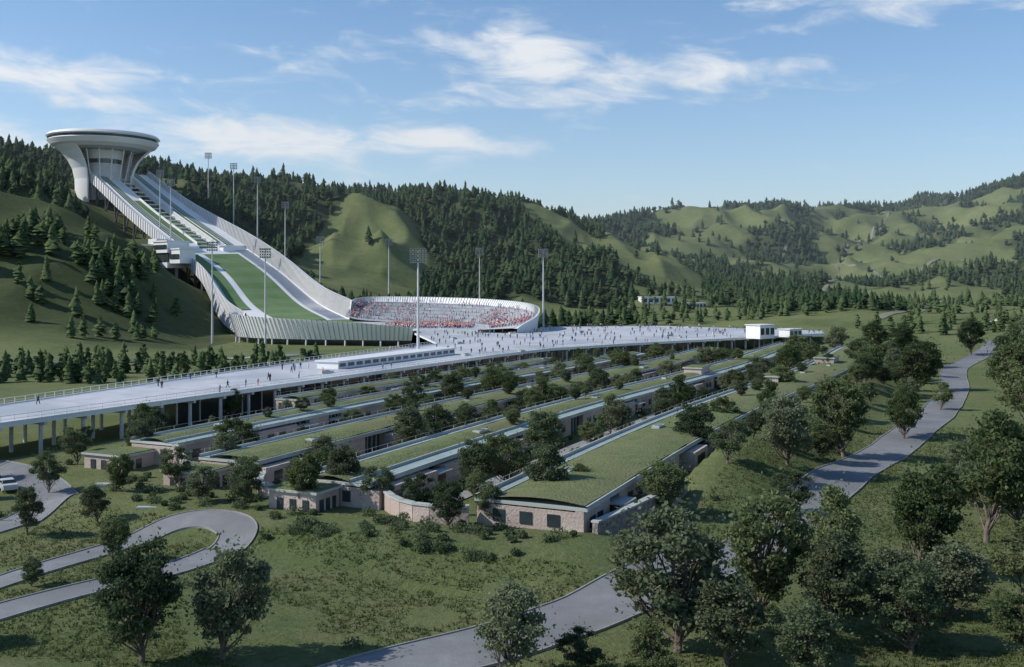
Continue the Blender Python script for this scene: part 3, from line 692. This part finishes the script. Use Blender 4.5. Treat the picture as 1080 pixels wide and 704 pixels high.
n=110000; x=rng.uniform(-75,85,n); y=60+rng.random(n)**1.5*130
nn,s_=ns(x,y); dr=np.full(n,99.)
for P,w in((ROAD,3.8),(LOOP,2.3),(LANE,3)):
    for p in P[::1]: dr=np.minimum(dr,np.hypot(x-p[0],y-p[1])-w)
ok=(dr>0)&((nn>-32)|(s_<86))&(vnoise(x,y,6,7)+.5*vnoise(x,y,20,3)>.50); x=x[ok];y=y[ok];n=len(x); z=H(x,y)
V=[]
for k in range(3):
    a=rng.uniform(0,6.28,n); hgt=rng.uniform(.10,.30,n); w=rng.uniform(.05,.11,n); ox=rng.normal(0,.14,n); oy=rng.normal(0,.14,n)
    bx=x+ox;by=y+oy
    V.append(np.stack([np.stack([bx-np.cos(a)*w,by-np.sin(a)*w,z-.03],1),np.stack([bx+np.cos(a)*w,by+np.sin(a)*w,z-.03],1),np.stack([bx+rng.normal(0,.12,n),by+rng.normal(0,.12,n),z+hgt],1)],1))
V=np.concatenate(V).reshape(-1,3); fastmesh('grass_tufts',V,np.arange(len(V)),np.arange(len(V)//3)*3,['tuft'],np.zeros(len(V)//3))

def contemplate(seed,tiers=7,sides=7,round_=False):
    r=np.random.default_rng(seed); V=[];F=[]
    for j in range(tiers):
        z0=.10+.80*j/tiers; z1=min(1.0,z0+.30); rad=.19*(1-j/tiers)**.8+.03; i=len(V)
        if round_: rad=.25*math.sin(math.pi*min(.97,(j+1.2)/(tiers+.6)))**.7+.02; z1=min(1.0,z0+.22)
        ox,oy=r.normal(0,.012 if not round_ else .04,2)
        for k in range(sides):
            t=2*np.pi*(k+r.uniform(-.3,.3))/sides; q=rad*r.uniform(.6,1.25); V.append((ox+q*np.cos(t),oy+q*np.sin(t),z0+r.uniform(-.05,.03)))
        V.append((ox,oy,z1))
        for k in range(sides): F.append((i+k,i+(k+1)%sides,i+sides))
    i=len(V); V+=[(-.015,0,-.1),(.015,0,-.1),(0,0,.2)]; F.append((i,i+1,i+2))
    return np.array(V),np.array(F)
CT=[contemplate(s) for s in range(4)]+[contemplate(s,round_=True) for s in range(5,10)]
def instmesh(name,x,y,z,h,wd,leaf):
    VV=[];FF=[];o=0; ti=rng.integers(0,len(CT),len(x)); a=rng.uniform(0,6.28,len(x)); h=np.where(ti>=4,h*.78,h)
    for t,(V,F) in enumerate(CT):
        s=np.where(ti==t)[0]
        if len(s)==0: continue
        c,sn=np.cos(a[s])[:,None],np.sin(a[s])[:,None]; W=(h[s]*wd[s])[:,None]
        vx=x[s][:,None]+W*(V[:,0]*c-V[:,1]*sn); vy=y[s][:,None]+W*(V[:,0]*sn+V[:,1]*c); vz=z[s][:,None]+h[s][:,None]*V[:,2]
        VV.append(np.stack([vx,vy,vz],-1).reshape(-1,3)); FF.append((F[None]+(np.arange(len(s))*len(V))[:,None,None]).reshape(-1,3)+o); o+=len(s)*len(V)
    VV=np.concatenate(VV);FF=np.concatenate(FF)
    return fastmesh(name,VV,FF.ravel(),np.arange(len(FF))*3,[leaf],np.zeros(len(FF)))
def scatter(x0,x1,y0,y1,sp,base=.012):
    gx,gy=np.meshgrid(np.arange(x0,x1,sp),np.arange(y0,y1,sp)); gx=gx.ravel()+rng.uniform(-.5,.5,gx.size)*sp; gy=gy.ravel()+rng.uniform(-.5,.5,gy.size)*sp
    k=(np.abs(gx)<.56*gy+50)&(rng.random(gx.size)<forest(gx,gy)*.92+base); k&=(rampdist(gx,gy)>40); return gx[k],gy[k]
x,y=scatter(-520,560,600,1000,6.2,.015); z=H(x,y)
instmesh('conifer_forest',x,y,z,rng.uniform(7,14,len(x)),rng.uniform(.9,1.4,len(x)),'conifer')
x,y=scatter(-500,1050,1000,1800,7.0,.02); z=H(x,y)
instmesh('conifer_forest_far',x,y,z,rng.uniform(7,13,len(x)),rng.uniform(1.0,1.6,len(x)),'conifer2')
px=[];py=[];ph=[]
def clump(cx,cy,sx,sy,n,h0,h1_):
    px.extend(rng.normal(cx,sx,n));py.extend(rng.normal(cy,sy,n));ph.extend(rng.uniform(h0,h1_,n))
clump(-238,505,9,18,30,12,18);clump(-250,480,8,12,16,11,17);clump(-196,510,10,20,38,11,17);clump(-182,480,8,12,18,9,14);clump(-215,455,6,8,5,9,13);clump(-176,430,5,6,4,8,12);clump(-165,450,3,6,4,8,12);clump(-315,620,22,18,60,11,17)
for k in range(230):
    t=random.random(); x0=-235+t*170; px.append(x0+random.uniform(-3,3)); py.append(262+t*20+random.choice([0,16,32,60])+random.uniform(-3,3)+abs(x0+65)*.10); ph.append(random.uniform(5,9))
for k in range(260):
    t=random.random(); px.append(45+t*330); py.append(570+random.choice([0,25,60,110])+random.uniform(-9,9)+t*60); ph.append(random.uniform(6,12))
for k in range(110):
    px.append(random.uniform(170,420)); py.append(random.uniform(440,560)); ph.append(random.uniform(6,12))
for k in range(140):
    px.append(random.uniform(330,620)); py.append(random.uniform(820,1000)); ph.append(random.uniform(8,14))
px=np.array(px);py=np.array(py);ph=np.array(ph); nn,ss_=ns(px,py)
k=(rampdist(px,py)>36)&~((nn>-158)&(px<-40)&(py<420)); px,py,ph=px[k],py[k],ph[k]
instmesh('hillside_conifer_mass',px,py,H(px,py)-.3,ph,rng.uniform(.9,1.25,len(px)),'conifer')
k=(py<560)
cx=np.repeat(px[k],8);cy=np.repeat(py[k],8);chh=np.repeat(ph[k],8);cz=np.repeat(H(px[k],py[k]),8); f=rng.uniform(.12,.9,len(cx)); rr=chh*.19*(1.05-f); a=rng.uniform(0,6.28,len(cx))
leafcloud('hillside_foliage_mass',np.stack([cx+rr*.6*np.cos(a),cy+rr*.6*np.sin(a),cz+chh*f*.9],1),rr*.9+.4,16,.7,'conifer')

# ------------------------------------------------------------------ people
def figure(pose):
    V=[(0,0,.95),(0,0,1.28),(0,0,1.46),(0,.01,1.58),(0,.01,1.72)]; R=[.13,.16,.055,.095,.075]; E=[(0,1),(1,2),(2,3),(3,4)]
    for sd in(-1,1):
        i=len(V); st=.22*sd*pose
        V+=[(.17*sd,0,1.40),(.23*sd,-st*.6,1.13),(.24*sd,.06-st,.90)];R+=[.06,.045,.035];E+=[(1,i),(i,i+1),(i+1,i+2)]
        i=len(V)
        V+=[(.09*sd,0,.88),(.10*sd,.03+st*.7,.48),(.10*sd,st*1.3,.09),(.11*sd,.13+st*1.3,.05)];R+=[.09,.06,.042,.035];E+=[(0,i),(i,i+1),(i+1,i+2),(i+2,i+3)]
    me=bpy.data.meshes.new('fig'); me.from_pydata(V,E,[]); o=bpy.data.objects.new('fig',me); COL.objects.link(o)
    o.modifiers.new('s','SKIN'); 
    for k,v in enumerate(me.skin_vertices[0].data): v.radius=(R[k],R[k]); v.use_root=(k==0)
    bpy.context.view_layer.update(); ev=o.evaluated_get(bpy.context.evaluated_depsgraph_get()); m=ev.to_mesh()
    v=np.array([tuple(q.co) for q in m.vertices]); f=[tuple(p.vertices) for p in m.polygons]; ev.to_mesh_clear(); bpy.data.objects.remove(o); return v,f
FG=[figure(0),figure(1)]
PM=['skin','cdark','red','pink','cwhite','cblue']
def crowd(name,pts,pal,scale=1.0):
    VV=[];lo=[];st=[];fm=[];o=0;c=0
    for (x,y,z) in pts:
        v,f=FG[random.randrange(2)]; a=random.uniform(0,6.28); ca,sa=math.cos(a),math.sin(a); s=scale*random.uniform(.93,1.05)
        q=np.stack([x+s*(v[:,0]*ca-v[:,1]*sa),y+s*(v[:,0]*sa+v[:,1]*ca),z+s*v[:,2]],1); VV.append(q); top=random.choice(pal); bot=random.choice([1,1,5,top])
        for t in f:
            st.append(c);c+=len(t);lo+= [i+o for i in t]; zz=v[list(t),2].mean(); fm.append(0 if 1.5<zz<1.66 else (1 if zz>=1.66 else (top if zz>.92 else bot)))
        o+=len(v)
    fastmesh(name,np.concatenate(VV),lo,st,PM,fm)
pts=[]
while len(pts)<300:
    x=random.uniform(-110,140);y=random.uniform(120,520)
    if inpoly(x,y,poly) and (y>300 or random.random()<.4) and not(abs(.9*(x+33)-.43*(y-282))<4.5 and abs(.43*(x+33)+.9*(y-282))<33): pts.append((x,y,6.0))
crowd('pedestrian_crowd',pts,[1,1,1,1,4,5,5,3])
pts=[]
for j in range(T):
    for k in range(4,66):
        for u in(0,.5):
            dens=(.30+.6*sst(.35,.6,float(vnoise(k*1.0,j*1.6,7,31))))*(.55+.45*sst(14,34,k))
            if random.random()<dens and k+u<66 and k%9!=0:
                f=(j+.5)/T; p=(BI[k]*(1-f)+BO[k]*f)*(1-u)+(BI[k+1]*(1-f)+BO[k+1]*f)*u
                z=(BI[k,2]*(1-(j+1)/T)+BO[k,2]*(j+1)/T)*(1-u)+(BI[k+1,2]*(1-(j+1)/T)+BO[k+1,2]*(j+1)/T)*u; pts.append((p[0],p[1],z))
crowd('spectator_crowd',pts,[2,3,3,4,4,3,2,5])
pts=[(random.uniform(-60,-18),random.uniform(462,520),7.05) for _ in range(900)]
pts=[p for p in pts if inpoly(p[0],p[1],fl)]
crowd('outrun_crowd',pts,[2,3,3,4,4,2,1])

# ------------------------------------------------------------------ cars
for nme,cc in(('silver',(.5,.51,.53)),('white',(.75,.75,.75)),('black',(.03,.03,.035)),('red',(.4,.03,.03)),('blue',(.05,.1,.28))):
    M['car_'+nme]=mat('car_paint_'+nme,cc,tuple(v*.95 for v in cc),2,.25,spec=.6)
def car(x,y,ang,cn):
    par=empty('parked_car',(x,y,h1(x,y)+.1)); par.rotation_euler=(0,0,ang)
    prof=[(-2.2,.35),(-2.25,.75),(-2.1,.98),(-1.2,1.05),(-.75,1.45),(.7,1.48),(1.45,1.05),(2.1,.92),(2.25,.65),(2.2,.35)]
    mb=MB(); k=len(prof)
    for sd in(-1,1):
        for px_,pz in prof: mb.V.append((px_,sd*(.88 if pz<1.1 else .68),pz))
    mb.mats=['car_'+cn,'glass']; mb.F=[tuple(range(k))[::-1],tuple(range(k,2*k))]; mb.M=[0,0]
    for i in range(k):
        j=(i+1)%k; mb.F.append((i,j,j+k,i+k)); mb.M.append(1 if i in(3,5) else 0)
    mb.make('body',par)
    mb=MB()
    for sd in(-1,1):
        mb.quad((-.95,sd*.885,1.07),(1.15,sd*.885,1.07),(.62,sd*.70,1.42),(-.68,sd*.70,1.42),'glass')
    mb.make('side_windows',par)
    mb=MB()
    for wx in(-1.35,1.4):
        for sd in(-1,1): mb.tube((wx,sd*.66,.33),(wx,sd*.9,.33),.34,.34,'dark',14); mb.tube((wx,sd*.89,.33),(wx,sd*.92,.33),.2,.18,'white2',10)
    mb.make('wheels',par)
for i,(x,y) in enumerate([(-66,134),(-69,136.5),(-72,139)]): car(x,y,2.2,['silver','black','silver'][i])
for i in range(16): car(235+i*5.2+random.uniform(-.4,.4),505+i*1.2,1.4,random.choice(['silver','white','black','red','blue']))

# ------------------------------------------------------------------ haze in the valley (real air, homogeneous)
hz=bpy.data.materials.new('valley_haze'); N,L=nt(hz); N.remove(N['Principled BSDF'])
vs=N.new('ShaderNodeVolumeScatter'); vs.inputs['Color'].default_value=(.84,.92,1,1); vs.inputs['Density'].default_value=.00018; vs.inputs['Anisotropy'].default_value=.2
L.new(vs.outputs[0],N['Material Output'].inputs['Volume']); M['haze']=hz
mb=MB(); mb.box((0,2600,170),(2600,2030,190),(1,0,0),'haze'); mb.make('haze_air')

# ------------------------------------------------------------------ sky, sun, camera
el=math.radians(37); az=math.radians(-96)
w=bpy.data.worlds.new('World'); scene.world=w; w.use_nodes=True; N=w.node_tree.nodes; L=w.node_tree.links
bg=N['Background']; out=N['World Output']
sky=N.new('ShaderNodeTexSky'); sky.sky_type='NISHITA'; sky.sun_disc=False; sky.sun_elevation=el; sky.sun_rotation=az; sky.altitude=1000; sky.air_density=1.05; sky.dust_density=.5; sky.ozone_density=2.2
hs=N.new('ShaderNodeHueSaturation'); hs.inputs['Saturation'].default_value=1.14; L.new(sky.outputs[0],hs.inputs['Color'])
L.new(hs.outputs[0],bg.inputs[0]); bg.inputs[1].default_value=.15
tc=N.new('ShaderNodeTexCoord'); sp=N.new('ShaderNodeSeparateXYZ'); L.new(tc.outputs['Generated'],sp.inputs[0])
def mth(op,a,b=None,c=None):
    m=N.new('ShaderNodeMath'); m.operation=op
    for i,v in enumerate((a,b,c)):
        if v is None: continue
        if isinstance(v,(int,float)): m.inputs[i].default_value=v
        else: L.new(v,m.inputs[i])
    return m.outputs[0]
u=mth('ARCTAN2',sp.outputs[0],sp.outputs[1]); v=mth('ARCSINE',sp.outputs[2])
cb=N.new('ShaderNodeCombineXYZ'); L.new(mth('MULTIPLY',u,8),cb.inputs[0]); L.new(mth('MULTIPLY',mth('ADD',v,mth('MULTIPLY',u,.06)),26),cb.inputs[1])
no=N.new('ShaderNodeTexNoise'); no.inputs['Scale'].default_value=1.4; no.inputs['Detail'].default_value=11; no.inputs['Roughness'].default_value=.62; no.inputs['Distortion'].default_value=.5; L.new(cb.outputs[0],no.inputs['Vector'])
mask=None
for u0,v0,su,sv,am in [(-.01,.228,.09,.024,1),(.15,.200,.11,.020,1.05),(.05,.205,.08,.014,.95),(-.24,.136,.15,.024,1.05),(-.08,.138,.11,.016,1.05),(-.42,.182,.11,.018,1),(-.36,.165,.10,.012,.8),(-.49,.125,.08,.022,1),(.36,.262,.16,.028,.8),(.06,.18,.18,.018,.6),(.45,.28,.12,.03,.7),(-.15,.21,.2,.02,.42),(.0,.32,1.2,.04,.45),(1.5,.3,.7,.1,.7),(-1.8,.25,.6,.08,.7),(3,.2,.8,.1,.7)]:
    a=mth('MULTIPLY',mth('SUBTRACT',u,u0),1/su); b2=mth('MULTIPLY',mth('SUBTRACT',v,v0),1/sv)
    d=mth('ADD',mth('MULTIPLY',a,a),mth('MULTIPLY',b2,b2)); e=mth('MULTIPLY',mth('EXPONENT',mth('MULTIPLY',d,-1)),am); mask=e if mask is None else mth('MAXIMUM',mask,e)
t=mth('ADD',no.outputs['Fac'],mth('MULTIPLY',mask,.42))
mr=N.new('ShaderNodeMapRange'); mr.interpolation_type='SMOOTHSTEP'; L.new(t,mr.inputs[0]); mr.inputs[1].default_value=.58; mr.inputs[2].default_value=.96; mr.inputs[4].default_value=.9
bg2=N.new('ShaderNodeBackground'); bg2.inputs[0].default_value=(.94,.97,1,1); bg2.inputs[1].default_value=.95
ms=N.new('ShaderNodeMixShader'); L.new(mr.outputs[0],ms.inputs[0]); L.new(bg.outputs[0],ms.inputs[1]); L.new(bg2.outputs[0],ms.inputs[2]); L.new(ms.outputs[0],out.inputs[0])
sl=bpy.data.lights.new('sun','SUN'); sl.energy=4.7; sl.angle=math.radians(.6); sl.color=(1,.95,.87); so=bpy.data.objects.new('sun',sl); COL.objects.link(so)
sd=Vector((math.sin(az)*math.cos(el),math.cos(az)*math.cos(el),math.sin(el))); so.rotation_euler=sd.to_track_quat('Z','Y').to_euler(); so.location=sd*300
cam=bpy.data.cameras.new('camera'); co=bpy.data.objects.new('camera',cam); COL.objects.link(co); co.location=(0,0,27); co.rotation_euler=(math.radians(90),0,0)
cam.sensor_width=36; cam.lens=36; cam.shift_y=-.048; cam.clip_end=30000; cam.clip_start=.5
scene.camera=co
scene.view_settings.view_transform='Standard'; scene.view_settings.look='None'; scene.view_settings.exposure=0
